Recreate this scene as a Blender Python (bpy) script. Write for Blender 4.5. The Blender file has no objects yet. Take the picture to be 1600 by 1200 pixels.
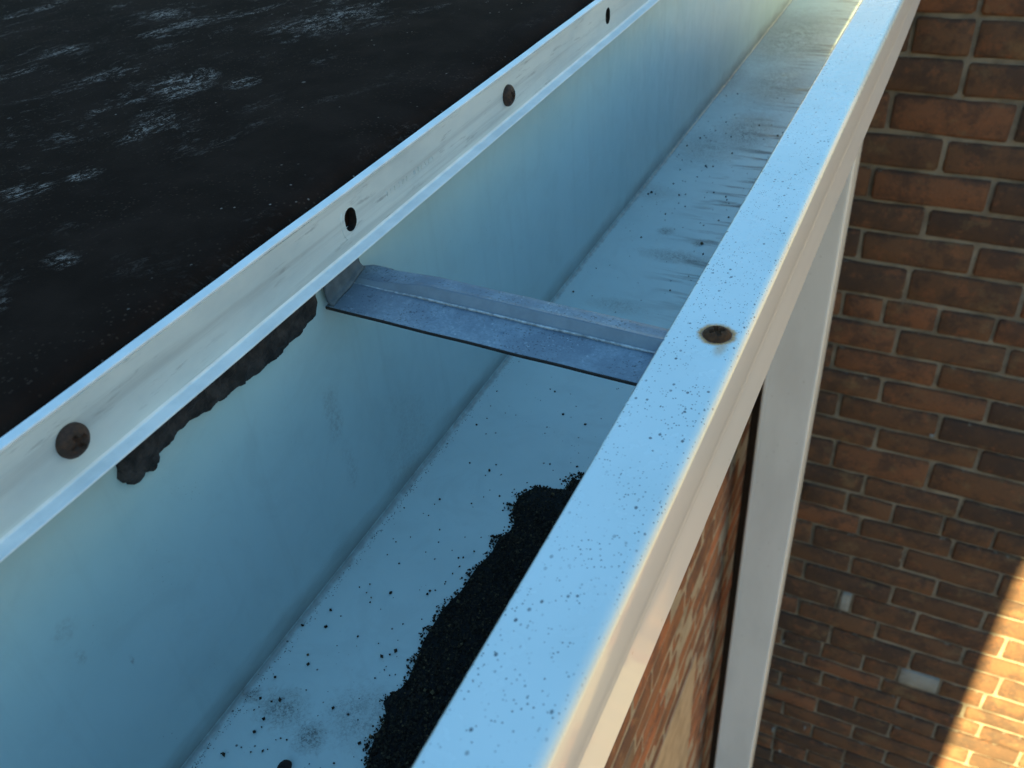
import bpy, bmesh, math, random
from mathutils import Vector, Matrix, noise
random.seed(7)
scene = bpy.context.scene
C = bpy.context.collection

# ------------------------------------------------------------------ camera
EYE = 3.70                      # camera height above the ground
F_PX = 1389.0                   # focal length in pixels of the 1600 px wide photograph
RW = Matrix(((0.89824127, -0.21475054, 0.38346424),
             (0.43389905, 0.57218558, -0.69594201),
             (-0.06995879, 0.79150860, 0.60714076)))     # camera axes -> world (X out of the house, Y along the gutter, Z up)
cam_data = bpy.data.cameras.new('camera')
cam = bpy.data.objects.new('camera', cam_data); C.objects.link(cam)
cam.matrix_world = Matrix.Translation((0, 0, EYE)) @ RW.to_4x4()
cam_data.sensor_width = 36.0
cam_data.lens = 36.0 * F_PX / 1600.0
cam_data.clip_start = 0.01
cam_data.clip_end = 600
cam_data.dof.use_dof = True
cam_data.dof.focus_distance = 0.40
cam_data.dof.aperture_fstop = 22.0
scene.camera = cam

# ------------------------------------------------------------------ light
SUN_EL = math.radians(22.0)
SUN_AZ = math.radians(10.5)     # light travels towards +Y, a little towards +X
SUN_COL = (1.0, 0.82, 0.38)
SUN_STRENGTH = 5.0
SKY_STRENGTH = 0.05
EXPOSURE = 2.66
world = bpy.data.worlds.new('World'); scene.world = world; world.use_nodes = True
wn = world.node_tree
sky = wn.nodes.new('ShaderNodeTexSky'); sky.sky_type = 'NISHITA'; sky.sun_disc = False
sky.sun_elevation = SUN_EL; sky.sun_rotation = math.pi + SUN_AZ
sky.ozone_density = 10.0; sky.dust_density = 0.0; sky.air_density = 2.8
wn.links.new(sky.outputs[0], wn.nodes['Background'].inputs[0])
wn.nodes['Background'].inputs[1].default_value = SKY_STRENGTH
sl = bpy.data.lights.new('sun', 'SUN'); sl.energy = SUN_STRENGTH; sl.angle = math.radians(0.53); sl.color = SUN_COL
so = bpy.data.objects.new('sun', sl); C.objects.link(so)
ldir = Vector((math.sin(SUN_AZ) * math.cos(SUN_EL), math.cos(SUN_AZ) * math.cos(SUN_EL), -math.sin(SUN_EL)))
so.rotation_euler = ldir.to_track_quat('-Z', 'Y').to_euler(); so.location = (-3, -6, EYE + 5)
vs = scene.view_settings
vs.view_transform = 'Standard'; vs.look = 'None'; vs.gamma = 1.0; vs.use_curve_mapping = False; vs.exposure = EXPOSURE

# ------------------------------------------------------------------ pixel helpers (direction only; depth from the plane touched)
def ray(u, v): return RW @ Vector((u - 800.0, 600.0 - v, -F_PX))
def on_x(u, v, x): r = ray(u, v); return r * (x / r.x)
def on_y(u, v, y): r = ray(u, v); return r * (y / r.y)
def on_z(u, v, z): r = ray(u, v); return r * (z / r.z)
# all coordinates below are relative to the eye; W() puts them in the world
def W(p): return Vector((p[0], p[1], p[2] + EYE))

# ------------------------------------------------------------------ object helpers
def mesh(name, verts, faces, smooth=False):
    me = bpy.data.meshes.new(name); me.from_pydata([tuple(W(v)) for v in verts], [], faces); me.update()
    bm = bmesh.new(); bm.from_mesh(me); bmesh.ops.recalc_face_normals(bm, faces=bm.faces); bm.to_mesh(me); bm.free()
    if smooth:
        me.polygons.foreach_set('use_smooth', [True] * len(me.polygons))
    return me
def link(name, me, mat=None, parent=None):
    o = bpy.data.objects.new(name, me); C.objects.link(o)
    if mat and not me.materials: me.materials.append(mat)
    if parent: attach(o, parent)
    return o
def root_offset(p):
    v = Vector((0, 0, 0))
    while p: v = v + p.location; p = p.parent
    return v
def attach(o, p):
    o.parent = p; o.location = o.location - root_offset(p)
def tag(o, label, cat, group=None, kind=None):
    o['label'] = label; o['category'] = cat
    if group: o['group'] = group
    if kind: o['kind'] = kind
    return o
def thing(name, loc, label, cat, group=None):
    o = bpy.data.objects.new(name, None); C.objects.link(o); o.location = W(loc); o.empty_display_size = 0.05
    return tag(o, label, cat, group)
def box_vf(a, b):
    x0, y0, z0 = a; x1, y1, z1 = b
    v = [(x0,y0,z0),(x1,y0,z0),(x1,y1,z0),(x0,y1,z0),(x0,y0,z1),(x1,y0,z1),(x1,y1,z1),(x0,y1,z1)]
    f = [(0,3,2,1),(4,5,6,7),(0,1,5,4),(1,2,6,5),(2,3,7,6),(3,0,4,7)]
    return v, f
def box(name, a, b, mat, parent=None, bevel=0.0):
    me = mesh(name, *box_vf(a, b))
    if bevel:
        bm = bmesh.new(); bm.from_mesh(me)
        bmesh.ops.bevel(bm, geom=bm.edges[:], offset=bevel, segments=2, affect='EDGES', profile=0.5); bm.to_mesh(me); bm.free()
    return link(name, me, mat, parent)

# ------------------------------------------------------------------ materials
class NT:
    def __init__(s, name):
        s.m = bpy.data.materials.new(name); s.m.use_nodes = True; s.t = s.m.node_tree
        s.b = s.t.nodes['Principled BSDF']; s.co = s.t.nodes.new('ShaderNodeTexCoord')
    def put(s, sock, v):
        if v is None: return
        if hasattr(v, 'is_linked') or hasattr(v, 'links'): s.t.links.new(v, sock)
        else: sock.default_value = v
    def n(s, typ, ins=None, **at):
        d = s.t.nodes.new(typ)
        for k, v in at.items(): setattr(d, k, v)
        for k, v in (ins or {}).items(): s.put(d.inputs[k], v)
        return d
    def math(s, op, a, b=None, c=None, clamp=False):
        d = s.n('ShaderNodeMath', operation=op, use_clamp=clamp)
        s.put(d.inputs[0], a); s.put(d.inputs[1], b); s.put(d.inputs[2], c); return d.outputs[0]
    def obj(s): return s.co.outputs['Object']
    def mapping(s, vec, scale=(1,1,1), rot=(0,0,0), loc=(0,0,0)):
        return s.n('ShaderNodeMapping', {'Vector': vec, 'Scale': scale, 'Rotation': rot, 'Location': loc}).outputs[0]
    def noise(s, vec, scale, detail=4, rough=0.55, dist=0.0):
        return s.n('ShaderNodeTexNoise', {'Vector': vec, 'Scale': scale, 'Detail': detail, 'Roughness': rough, 'Distortion': dist}).outputs[0]
    def ramp(s, f, a, b):                     # smooth step from a to b
        return s.n('ShaderNodeMapRange', {'Value': f, 'From Min': a, 'From Max': b, 'To Min': 0.0, 'To Max': 1.0}, interpolation_type='SMOOTHSTEP').outputs[0]
    def mix(s, f, a, b):
        d = s.n('ShaderNodeMix', data_type='RGBA')
        s.put(d.inputs[0], f)
        s.put(d.inputs[6], a if hasattr(a, 'links') else (*a, 1)); s.put(d.inputs[7], b if hasattr(b, 'links') else (*b, 1))
        return d.outputs[2]
    def specks(s, vec, scale, rare, size=0.32):   # 1 inside a few of the voronoi cells
        v = s.n('ShaderNodeTexVoronoi', {'Vector': vec, 'Scale': scale, 'Randomness': 1.0})
        pick = s.math('GREATER_THAN', s.n('ShaderNodeSeparateColor', {'Color': v.outputs['Color']}).outputs[0], rare)
        near = s.math('SUBTRACT', 1.0, s.ramp(v.outputs['Distance'], size * 0.6, size))
        return s.math('MULTIPLY', pick, near)
    def dist(s, vec, p, stretch=(1,1,1)):
        d = s.n('ShaderNodeVectorMath', {0: vec, 1: tuple(W(p))}, operation='SUBTRACT').outputs[0]
        d = s.n('ShaderNodeVectorMath', {0: d, 1: stretch}, operation='MULTIPLY').outputs[0]
        return s.n('ShaderNodeVectorMath', {0: d}, operation='LENGTH').outputs['Value']
    def bump(s, h, strength, distance):
        return s.n('ShaderNodeBump', {'Height': h, 'Strength': strength, 'Distance': distance}).outputs[0]
    def out(s, color=None, rough=None, metal=None, normal=None, spec=None, coat=None):
        b = s.b.inputs
        if color is not None: s.put(b['Base Color'], color if hasattr(color, 'links') else (*color, 1))
        s.put(b['Roughness'], rough); s.put(b['Metallic'], metal); s.put(b['Normal'], normal)
        s.put(b['Specular IOR Level'], spec)
        if coat is not None:
            b['Coat Weight'].default_value = coat; b['Coat Roughness'].default_value = 0.06
        return s.m

LIP_SCREW = on_z(1120, 526, -0.191)
PAINT = (0.745, 0.83, 0.82)

def mat_gutter_inside(name, floor):
    m = NT(name); o = m.obj()
    sep = m.n('ShaderNodeSeparateXYZ', {0: o})
    big = m.noise(o, 9, 4)
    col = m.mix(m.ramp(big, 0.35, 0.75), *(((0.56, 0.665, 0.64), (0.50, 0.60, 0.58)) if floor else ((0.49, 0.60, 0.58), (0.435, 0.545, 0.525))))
    if not floor:
        drip = m.noise(m.mapping(o, (1, 95, 5)), 1.0, 5, 0.6, 0.3)
        col = m.mix(m.math('MULTIPLY', m.ramp(drip, 0.52, 0.72), 0.15), col, (0.33, 0.38, 0.36))
    film = m.noise(m.mapping(o, (1, 1, 1)), 33, 6, 0.72, 0.8)
    col = m.mix(m.math('MULTIPLY', m.ramp(film, 0.48, 0.68), 0.14), col, (0.34, 0.38, 0.36))
    # shade band along the fold painted on the back; thin dirt line inside
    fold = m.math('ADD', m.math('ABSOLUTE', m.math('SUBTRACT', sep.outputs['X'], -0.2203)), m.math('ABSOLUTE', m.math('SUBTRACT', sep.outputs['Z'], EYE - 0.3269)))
    fold_shade = m.math('SUBTRACT', 1.0, m.ramp(m.math('ADD', fold, m.math('MULTIPLY', m.noise(m.mapping(o, (3, 1, 3)), 30, 5), 0.016)), 0.006, 0.026))
    col = m.mix(m.math('MULTIPLY', fold_shade, 0.0 if floor else 0.75), col, (0.16, 0.155, 0.13))
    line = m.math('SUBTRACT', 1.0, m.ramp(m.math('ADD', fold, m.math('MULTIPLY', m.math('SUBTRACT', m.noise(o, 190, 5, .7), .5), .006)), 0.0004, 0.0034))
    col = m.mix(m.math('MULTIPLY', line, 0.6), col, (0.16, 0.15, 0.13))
    sp = m.specks(o, 420, 0.992, 0.30)
    sp2 = m.specks(o, 1300, 0.985, 0.35)
    sp = m.math('MAXIMUM', sp, m.math('MULTIPLY', sp2, m.ramp(m.noise(o, 22, 3), 0.45, 0.62)))
    if floor:
        # mouldy blotches where puddles dried
        fuzz = m.noise(m.mapping(o, (1, 1, 1)), 160, 6, 0.7, 1.2)
        fine = m.noise(o, 900, 4, 0.7, 0.8)
        tot = None
        for (u, v, r, st, k) in [(440, 1106, .016, (1, 1.3, 0), .75), (485, 1150, .010, (1, 1, 0), .9), (395, 1085, .006, (1, 1, 0), .8), (1040, 362, .009, (1, 1, 0), .9),
                              (1092, 382, .006, (1, 1, 0), 1.0), (1060, 402, .024, (.6, 2, 0), .7), (965, 478, .02, (.7, 1.6, 0), .45),
                              (1010, 300, .03, (.8, 1.5, 0), .4), (1170, 205, .035, (.9, .5, 0), .9), (1215, 130, .05, (1, .5, 0), .9), (1120, 120, .05, (1, .6, 0), .8), (1240, 60, .07, (1, .45, 0), 1.0), (1180, 40, .06, (1, .5, 0), .8), (1110, 230, .04, (1, .7, 0), .6), (560, 1120, .02, (1, 1, 0), .5)]:
            d = m.dist(o, on_z(u, v, -0.3269), st)
            d = m.math('ADD', d, m.math('MULTIPLY', m.math('SUBTRACT', fuzz, 0.5), r * 2.2))
            k1 = m.math('MULTIPLY', m.math('SUBTRACT', 1.0, m.ramp(d, r * 0.25, r)), k)
            tot = k1 if tot is None else m.math('MAXIMUM', tot, k1)
        br = m.math('MULTIPLY', tot, m.ramp(m.math('ADD', m.math('MULTIPLY', fine, 0.55), m.math('MULTIPLY', fuzz, 0.45)), 0.45, 0.60))
        col = m.mix(m.math('MULTIPLY', tot, 0.30), col, (0.25, 0.235, 0.205))
        col = m.mix(m.math('MULTIPLY', br, 0.9), col, (0.07, 0.055, 0.045))
        # dark runs washed crosswise towards the outer side at the far end
        run = m.noise(m.mapping(o, (14, 110, 1)), 1.0, 6, 0.65, 0.5)
        zone = m.math('MULTIPLY', m.ramp(sep.outputs['Y'], 0.42, 0.62), m.ramp(sep.outputs['X'], -0.185, -0.135))
        runm = m.math('MULTIPLY', m.ramp(run, 0.50, 0.62), zone)
        col = m.mix(m.math('MULTIPLY', runm, 0.85), col, (0.10, 0.085, 0.07))
    else:
        # faint smears and scuffs on the back
        fz = m.noise(o, 60, 5, 0.6)
        tot = None
        for (u, v, r, st, k) in [(520, 650, .014, (0, 1.6, .6), .5), (545, 720, .012, (0, 1.8, .6), .35), (205, 1030, .003, (0, 3, .7), .8), (100, 985, .006, (0, 1, 1), .4), (125, 1025, .004, (0, 1.5, 1), .6), (640, 700, .03, (0, 1, .7), .3)]:
            d = m.dist(o, on_x(u, v, -0.2203), st)
            d = m.math('ADD', d, m.math('MULTIPLY', m.math('SUBTRACT', fz, 0.5), r * 2.0))
            k1 = m.math('MULTIPLY', m.math('SUBTRACT', 1.0, m.ramp(d, r * 0.2, r)), k)
            tot = k1 if tot is None else m.math('MAXIMUM', tot, k1)
        col = m.mix(m.math('MULTIPLY', tot, m.ramp(m.noise(o, 500, 4, 0.7), 0.35, 0.7)), col, (0.26, 0.25, 0.23))
        sp = m.math('MULTIPLY', sp, m.ramp(m.noise(o, 18, 2), 0.5, 0.62))
    col = m.mix(m.math('MULTIPLY', sp, 0.85), col, (0.05, 0.045, 0.04))
    rough = m.math('ADD', 0.34, m.math('MULTIPLY', m.noise(o, 40, 4), 0.16))
    nrm = m.bump(m.noise(o, 17, 3), 0.35, 0.006)
    return m.out(col, rough, 0.0, nrm, 0.45)

def mat_lip():
    m = NT('white_coated_aluminium_lip'); o = m.obj()
    sep = m.n('ShaderNodeSeparateXYZ', {0: o})
    top = m.ramp(sep.outputs['Z'], EYE - 0.1935, EYE - 0.1915)      # specks lie on the flat top only
    col = m.mix(m.ramp(m.noise(o, 14, 4), 0.4, 0.75), PAINT, (0.66, 0.75, 0.74))
    patch = m.ramp(m.noise(m.mapping(o, (1, .6, 1)), 46, 4, 0.65), 0.39, 0.55)
    a = m.specks(m.mapping(o, (1, .8, 1)), 520, 0.90, 0.34)
    b = m.specks(m.n('ShaderNodeVectorMath', {0: o, 1: (3.1, 1.7, 0)}, operation='ADD').outputs[0], 1150, 0.82, 0.40)
    sp = m.math('MULTIPLY', m.math('MAXIMUM', a, b), patch)
    rare = m.specks(o, 380, 0.982, 0.27)
    sp = m.math('MULTIPLY', m.math('MAXIMUM', sp, rare), top)
    col = m.mix(m.math('MULTIPLY', sp, 0.85), col, (0.045, 0.05, 0.06))
    # worn inner edge, a thin tan line
    edge = m.math('SUBTRACT', 1.0, m.ramp(m.math('ABSOLUTE', m.math('SUBTRACT', sep.outputs['X'], -0.0803)), 0.0005, 0.0014))
    edge = m.math('MULTIPLY', edge, m.ramp(m.noise(o, 130, 4), 0.30, 0.50))
    col = m.mix(m.math('MULTIPLY', edge, 0.9), col, (0.28, 0.19, 0.10))
    # rust halo of the screw with a short run
    n1 = m.noise(o, 420, 5, 0.65)
    d = m.dist(o, LIP_SCREW, (1, 1, 0))
    d = m.math('ADD', d, m.math('MULTIPLY', m.math('SUBTRACT', n1, 0.5), 0.0030))
    halo = m.math('SUBTRACT', 1.0, m.ramp(d, 0.0060, 0.0080))
    d2 = m.dist(o, LIP_SCREW + Vector((0.0035, -0.0075, 0)), (1.5, .62, 0))
    run = m.math('MULTIPLY', m.math('SUBTRACT', 1.0, m.ramp(m.math('ADD', d2, m.math('MULTIPLY', m.math('SUBTRACT', n1, .5), .002)), 0.0008, 0.0050)), 0.55)
    rust = m.math('MULTIPLY', m.math('MAXIMUM', halo, run), top)
    col = m.mix(m.math('MULTIPLY', rust, 0.97), col, m.mix(m.ramp(d, 0.0050, 0.0064), (0.12, 0.035, 0.008), (0.62, 0.25, 0.03)))
    scr = m.noise(m.mapping(o, (2, 1, 90)), 6, 4, 0.6)
    rough = m.math('ADD', 0.22, m.math('MULTIPLY', m.noise(o, 60, 4), 0.10))
    m.b.inputs['Coat Roughness'].default_value = 0.12
    m.out(col, rough, 0.0, None, 0.5, 0.4); m.b.inputs['Coat Roughness'].default_value = 0.09
    return m.m

def mat_face():
    m = NT('white_coated_aluminium_face'); o = m.obj()
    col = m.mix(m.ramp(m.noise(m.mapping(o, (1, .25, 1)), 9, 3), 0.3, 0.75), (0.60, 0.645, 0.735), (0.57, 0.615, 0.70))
    col = m.mix(m.math('MULTIPLY', m.specks(o, 300, 0.992, 0.25), 0.5), col, (0.2, 0.18, 0.17))
    m.out(col, 0.34, 0.0, None, 0.30, 0.42); m.b.inputs['Coat Roughness'].default_value = 0.07
    return m.m

def mat_plain_paint(name, col=(0.72, 0.73, 0.73), rough=0.3):
    m = NT(name); o = m.obj()
    c = m.mix(m.ramp(m.noise(m.mapping(o, (1, 1, .3)), 12, 5), 0.35, 0.75), col, tuple(x * 0.88 for x in col))
    c = m.mix(m.math('MULTIPLY', m.specks(o, 160, 0.985, 0.25), 0.6), c, (0.2, 0.18, 0.16))
    return m.out(c, m.math('ADD', rough, m.math('MULTIPLY', m.noise(o, 50, 3), 0.15)), 0.0, m.bump(m.noise(o, 8, 2), 0.1, 0.004), 0.5)

def mat_bar():
    m = NT('weathered_mill_aluminium'); o = m.obj()
    streak = m.noise(m.mapping(o, (4, 5, 160)), 1.0, 6, 0.6)
    blot = m.noise(m.mapping(o, (1, .5, 1)), 34, 5, 0.6)
    col = m.mix(m.ramp(blot, 0.3, 0.75), (0.70, 0.74, 0.71), (0.54, 0.60, 0.60))
    col = m.mix(m.math('MULTIPLY', m.ramp(streak, 0.46, 0.66), 0.55), col, (0.42, 0.44, 0.43))
    marks = m.math('MULTIPLY', m.ramp(m.noise(m.mapping(o, (60, 38, 330), (0.12, 0, 0)), 1.0, 5, 0.7), 0.56, 0.70), m.ramp(m.noise(o, 24, 3), 0.38, 0.55))
    col = m.mix(m.math('MULTIPLY', marks, 0.5), col, (0.20, 0.21, 0.21))
    rough = m.math('ADD', 0.42, m.math('MULTIPLY', streak, 0.2))
    # dirt shadowing round the screws comes from grease with an uneven edge
    return m.out(col, rough, 0.15, m.bump(streak, 0.25, 0.0006), 0.5)

def mat_galv():
    m = NT('galvanised_steel'); o = m.obj()
    v = m.n('ShaderNodeTexVoronoi', {'Vector': m.mapping(o, (1, 1, 1)), 'Scale': 1150.0, 'Randomness': 1.0})
    sp = m.n('ShaderNodeSeparateColor', {'Color': v.outputs['Color']}).outputs[0]
    col = m.mix(sp, (0.17, 0.225, 0.275), (0.25, 0.31, 0.36))
    bl = m.noise(o, 45, 5, 0.65)
    col = m.mix(m.math('MULTIPLY', m.ramp(bl, 0.4, 0.6), 0.8), col, (0.14, 0.18, 0.225))
    white = m.math('MULTIPLY', m.ramp(m.noise(o, 700, 4, 0.7), 0.56, 0.68), m.ramp(m.noise(o, 70, 3), 0.4, 0.65))
    col = m.mix(m.math('MULTIPLY', white, 0.6), col, (0.48, 0.53, 0.57))
    dark = m.math('MULTIPLY', m.ramp(m.noise(o, 950, 3, 0.6), 0.58, 0.66), m.ramp(m.noise(o, 55, 3), 0.38, 0.58))
    col = m.mix(m.math('MULTIPLY', dark, 0.85), col, (0.045, 0.055, 0.07))
    rough = m.math('ADD', 0.45, m.math('MULTIPLY', sp, 0.12))
    return m.out(col, rough, 0.1, m.bump(m.noise(o, 600, 3), 0.15, 0.0004), 0.5)

def mat_roof():
    m = NT('black_rubber_membrane'); o = m.obj()
    w = m.n('ShaderNodeVectorMath', {0: o, 1: m.n('ShaderNodeVectorMath', {0: m.n('ShaderNodeTexNoise', {'Vector': o, 'Scale': 9.0, 'Detail': 2.0}).outputs['Color'], 1: (0.05, 0.05, 0)}, operation='MULTIPLY').outputs[0]}, operation='ADD').outputs[0]
    r = m.mapping(w, (1, 1, 1), (0, 0, math.radians(-70)))           # streaks follow the foot traffic and the run of rain
    st = m.noise(m.mapping(r, (110, 190, 1)), 1.0, 8, 0.82, 1.2)
    st2 = m.noise(m.mapping(r, (520, 900, 1)), 1.0, 5, 0.8, 0.5)
    zone = m.noise(m.mapping(r, (11, 26, 1)), 1.0, 5, 0.65, 0.5)
    sep = m.n('ShaderNodeSeparateXYZ', {0: o})
    away = m.math('SUBTRACT', 1.0, m.ramp(sep.outputs['X'], -0.40, -0.27))
    zm = m.math('MULTIPLY', m.ramp(zone, 0.55, 0.66), m.math('ADD', 0.15, m.math('MULTIPLY', away, 0.85)))
    for (u, v, rr_) in [(345, 8, .022), (600, 18, .03), (650, 4, .03), (385, 108, .022), (350, 166, .02), (78, 88, .012), (8, 343, .016), (105, 438, .018), (58, 492, .018), (160, 270, .010), (275, 368, .009), (205, 62, .018), (430, 92, .012), (20, 70, .01), (310, 185, .014), (240, 248, .008), (85, 315, .012), (490, 105, .010), (130, 400, .010)]:
        d_ = m.math('ADD', m.dist(w, on_z(u - 6, v + 6, -.1505), (1, 1, 0)), m.math('MULTIPLY', m.math('SUBTRACT', zone, .5), rr_ * 3.0))
        zm = m.math('MAXIMUM', zm, m.math('SUBTRACT', 1.0, m.ramp(d_, rr_ * .30, rr_ * 1.10)))
    chalk = m.math('MULTIPLY', m.math('MULTIPLY', m.ramp(st, 0.49, 0.56), m.ramp(st2, 0.45, 0.54)), zm)
    thin = m.math('MULTIPLY', m.math('MULTIPLY', m.ramp(st, 0.56, 0.62), m.ramp(st2, 0.50, 0.58)), m.math('MULTIPLY', away, 0.30))
    dots = m.math('MULTIPLY', m.specks(o, 420, 0.955, 0.26), m.ramp(m.noise(o, 14, 3), 0.5, 0.62))
    dots2 = m.math('MULTIPLY', m.specks(o, 90, 0.985, 0.16), 0.6)
    k = m.math('MAXIMUM', m.math('MAXIMUM', chalk, thin), m.math('MULTIPLY', m.math('MAXIMUM', dots, dots2), 0.7))
    base = m.mix(m.ramp(m.noise(o, 30, 5), 0.35, 0.7), (0.0165, 0.0090, 0.0064), (0.026, 0.0145, 0.0105))
    gritty = m.math('MULTIPLY', m.specks(o, 700, 0.80, 0.45), m.ramp(m.noise(o, 26, 4, .7), 0.42, 0.62))
    base = m.mix(m.math('MULTIPLY', gritty, 0.55), base, (0.075, 0.045, 0.032))
    col = m.mix(m.math('MULTIPLY', k, 0.95), base, (0.40, 0.30, 0.25))
    gr = m.noise(o, 900, 3, 0.6)
    return m.out(col, 0.9, 0.0, m.bump(gr, 0.25, 0.0006), 0.04)

def mat_brick(name='old_brown_red_brick', gain=1.0):
    m = NT(name)
    oi = m.n('ShaderNodeObjectInfo'); rnd = oi.outputs['Random']
    g = m.n('ShaderNodeNewGeometry').outputs['Position']
    off = m.n('ShaderNodeCombineXYZ', {0: m.math('MULTIPLY', rnd, 13.0), 1: m.math('MULTIPLY', rnd, 7.0), 2: 0.0}).outputs[0]
    p = m.n('ShaderNodeVectorMath', {0: g, 1: off}, operation='ADD').outputs[0]
    att = m.n('ShaderNodeAttribute', attribute_name='tone').outputs['Fac']
    r = m.math('FRACT', m.math('ADD', rnd, att))
    col = m.mix(m.ramp(r, 0.0, 0.45), (0.080, 0.050, 0.036), (0.135, 0.073, 0.043))
    col = m.mix(m.ramp(r, 0.55, 0.98), col, (0.185, 0.086, 0.048))
    big = m.noise(p, 13, 7, 0.75, 0.1)
    col = m.mix(m.math('MULTIPLY', m.ramp(big, 0.44, 0.60), 0.7), col, (0.056, 0.040, 0.034))
    red = m.noise(p, 30, 6, 0.72, 0.1)
    col = m.mix(m.math('MULTIPLY', m.ramp(red, 0.54, 0.66), 0.5), col, (0.22, 0.095, 0.050))
    tan_ = m.noise(m.n('ShaderNodeVectorMath', {0: p, 1: (5.0, 2.0, 9.0)}, operation='ADD').outputs[0], 19, 5, 0.65)
    col = m.mix(m.math('MULTIPLY', m.ramp(tan_, 0.55, 0.70), 0.55), col, (0.18, 0.125, 0.07))
    fine = m.noise(p, 160, 5, 0.7)
    col = m.mix(m.math('MULTIPLY', m.ramp(fine, 0.5, 0.75), 0.4), col, (0.045, 0.036, 0.032))
    if gain != 1.0: col = m.n('ShaderNodeMix', {6: col, 7: (gain, gain * .84, gain * .78, 1), 0: 1.0}, data_type='RGBA', blend_type='MULTIPLY').outputs[2]
    # mortar smeared over the arrises
    lo = m.n('ShaderNodeSeparateXYZ', {0: m.co.outputs['Object']})
    ex_ = m.math('MULTIPLY', m.math('SUBTRACT', 0.5, m.math('ABSOLUTE', lo.outputs['X'])), 0.20)
    ez_ = m.math('MULTIPLY', m.math('SUBTRACT', 0.5, m.math('ABSOLUTE', lo.outputs['Z'])), 0.06)
    ed = m.math('ADD', m.math('MINIMUM', ex_, ez_), m.math('MULTIPLY', m.math('SUBTRACT', m.noise(p, 48, 5, 0.7), 0.40), 0.045))
    col = m.mix(m.math('MULTIPLY', m.math('SUBTRACT', 1.0, m.ramp(ed, -0.0015, 0.003)), 0.75), col, (0.20, 0.175, 0.14))
    return m.out(col, 0.92, 0.0, m.bump(m.math('ADD', fine, m.math('MULTIPLY', red, 0.8)), 0.6, 0.004), 0.2)

def mat_mortar(name, a, b, strength=0.7):
    m = NT(name); g = m.n('ShaderNodeNewGeometry').outputs['Position']
    col = m.mix(m.ramp(m.noise(g, 18, 5), 0.35, 0.7), a, b)
    col = m.mix(m.math('MULTIPLY', m.ramp(m.noise(g, 7, 5, .7), 0.52, 0.70), 0.6), col, (0.13, 0.115, 0.095))
    fine = m.noise(g, 300, 4, 0.7)
    return m.out(col, 0.95, 0.0, m.bump(fine, strength, 0.003), 0.15)

def mat_simple(name, a, b, scale, rough, bump=0.4, bdist=0.002, spec=0.3, metal=0.0):
    m = NT(name); o = m.obj()
    n1 = m.noise(o, scale, 5, 0.65)
    return m.out(m.mix(m.ramp(n1, 0.35, 0.68), a, b), rough, metal, m.bump(m.noise(o, scale * 2.3, 4), bump, bdist), spec)

def mat_granule():
    m = NT('dark_roof_granules')
    att = m.n('ShaderNodeAttribute', attribute_name='tone').outputs['Fac']
    col = m.mix(m.ramp(att, 0.0, 0.85), (0.012, 0.009, 0.006), (0.040, 0.031, 0.020))
    col = m.mix(m.ramp(att, 0.93, 1.0), col, (0.11, 0.085, 0.045))
    return m.out(col, 0.8, 0.0, None, 0.15)

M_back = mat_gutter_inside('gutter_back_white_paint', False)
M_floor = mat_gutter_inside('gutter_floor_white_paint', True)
M_lip = mat_lip()
M_pipe = mat_plain_paint('downspout_white_paint', (0.68, 0.71, 0.73))
M_edge = mat_simple('skylit_aluminium_edge', (0.88, 0.89, 0.88), (0.74, 0.77, 0.77), 60, 0.35, 0.1, 0.0005, 0.5)  # paler than the web: skylight on the edges put into the colour
M_bar = mat_bar(); M_galv = mat_galv(); M_roof = mat_roof(); M_brick = mat_brick()
M_mortar = mat_mortar('pale_lime_mortar', (0.26, 0.225, 0.175), (0.14, 0.12, 0.095))
M_mortar2 = mat_mortar('tan_lime_mortar', (0.42, 0.36, 0.28), (0.33, 0.28, 0.22))
M_grey_mortar = mat_mortar('grey_cement_filling', (0.30, 0.31, 0.30), (0.20, 0.21, 0.205))
M_tan = mat_mortar('tan_sandstone', (0.50, 0.39, 0.28), (0.40, 0.31, 0.22))
M_screw = mat_simple('dark_oxidised_screw', (0.036, 0.024, 0.019), (0.070, 0.038, 0.026), 420, 0.6, 0.5, 0.0005, 0.2, 0.0)
M_recess = mat_simple('dark_brown_matt', (0.016, 0.012, 0.010), (0.028, 0.018, 0.013), 400, 0.9)  # near-black brown, also on the bar's hole walls and the pebble
M_seal = mat_simple('dark_dried_sealant', (0.020, 0.017, 0.016), (0.055, 0.045, 0.042), 130, 0.8, 0.9, 0.002, 0.25)
M_gran = mat_granule()
M_ground = mat_simple('pale_concrete_paving', (0.24, 0.185, 0.16), (0.19, 0.145, 0.125), 3.0, 0.9, 0.4, 0.004)
M_board = mat_simple('white_painted_board', (0.70, 0.70, 0.68), (0.62, 0.62, 0.60), 20, 0.5, 0.2)

# ------------------------------------------------------------------ ground
gm = mesh('ground', [(-150, -150, -EYE), (150, -150, -EYE), (150, 150, -EYE), (-150, 150, -EYE)], [(0, 1, 2, 3)])
g = link('ground', gm, M_ground); g['kind'] = 'structure'

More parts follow.
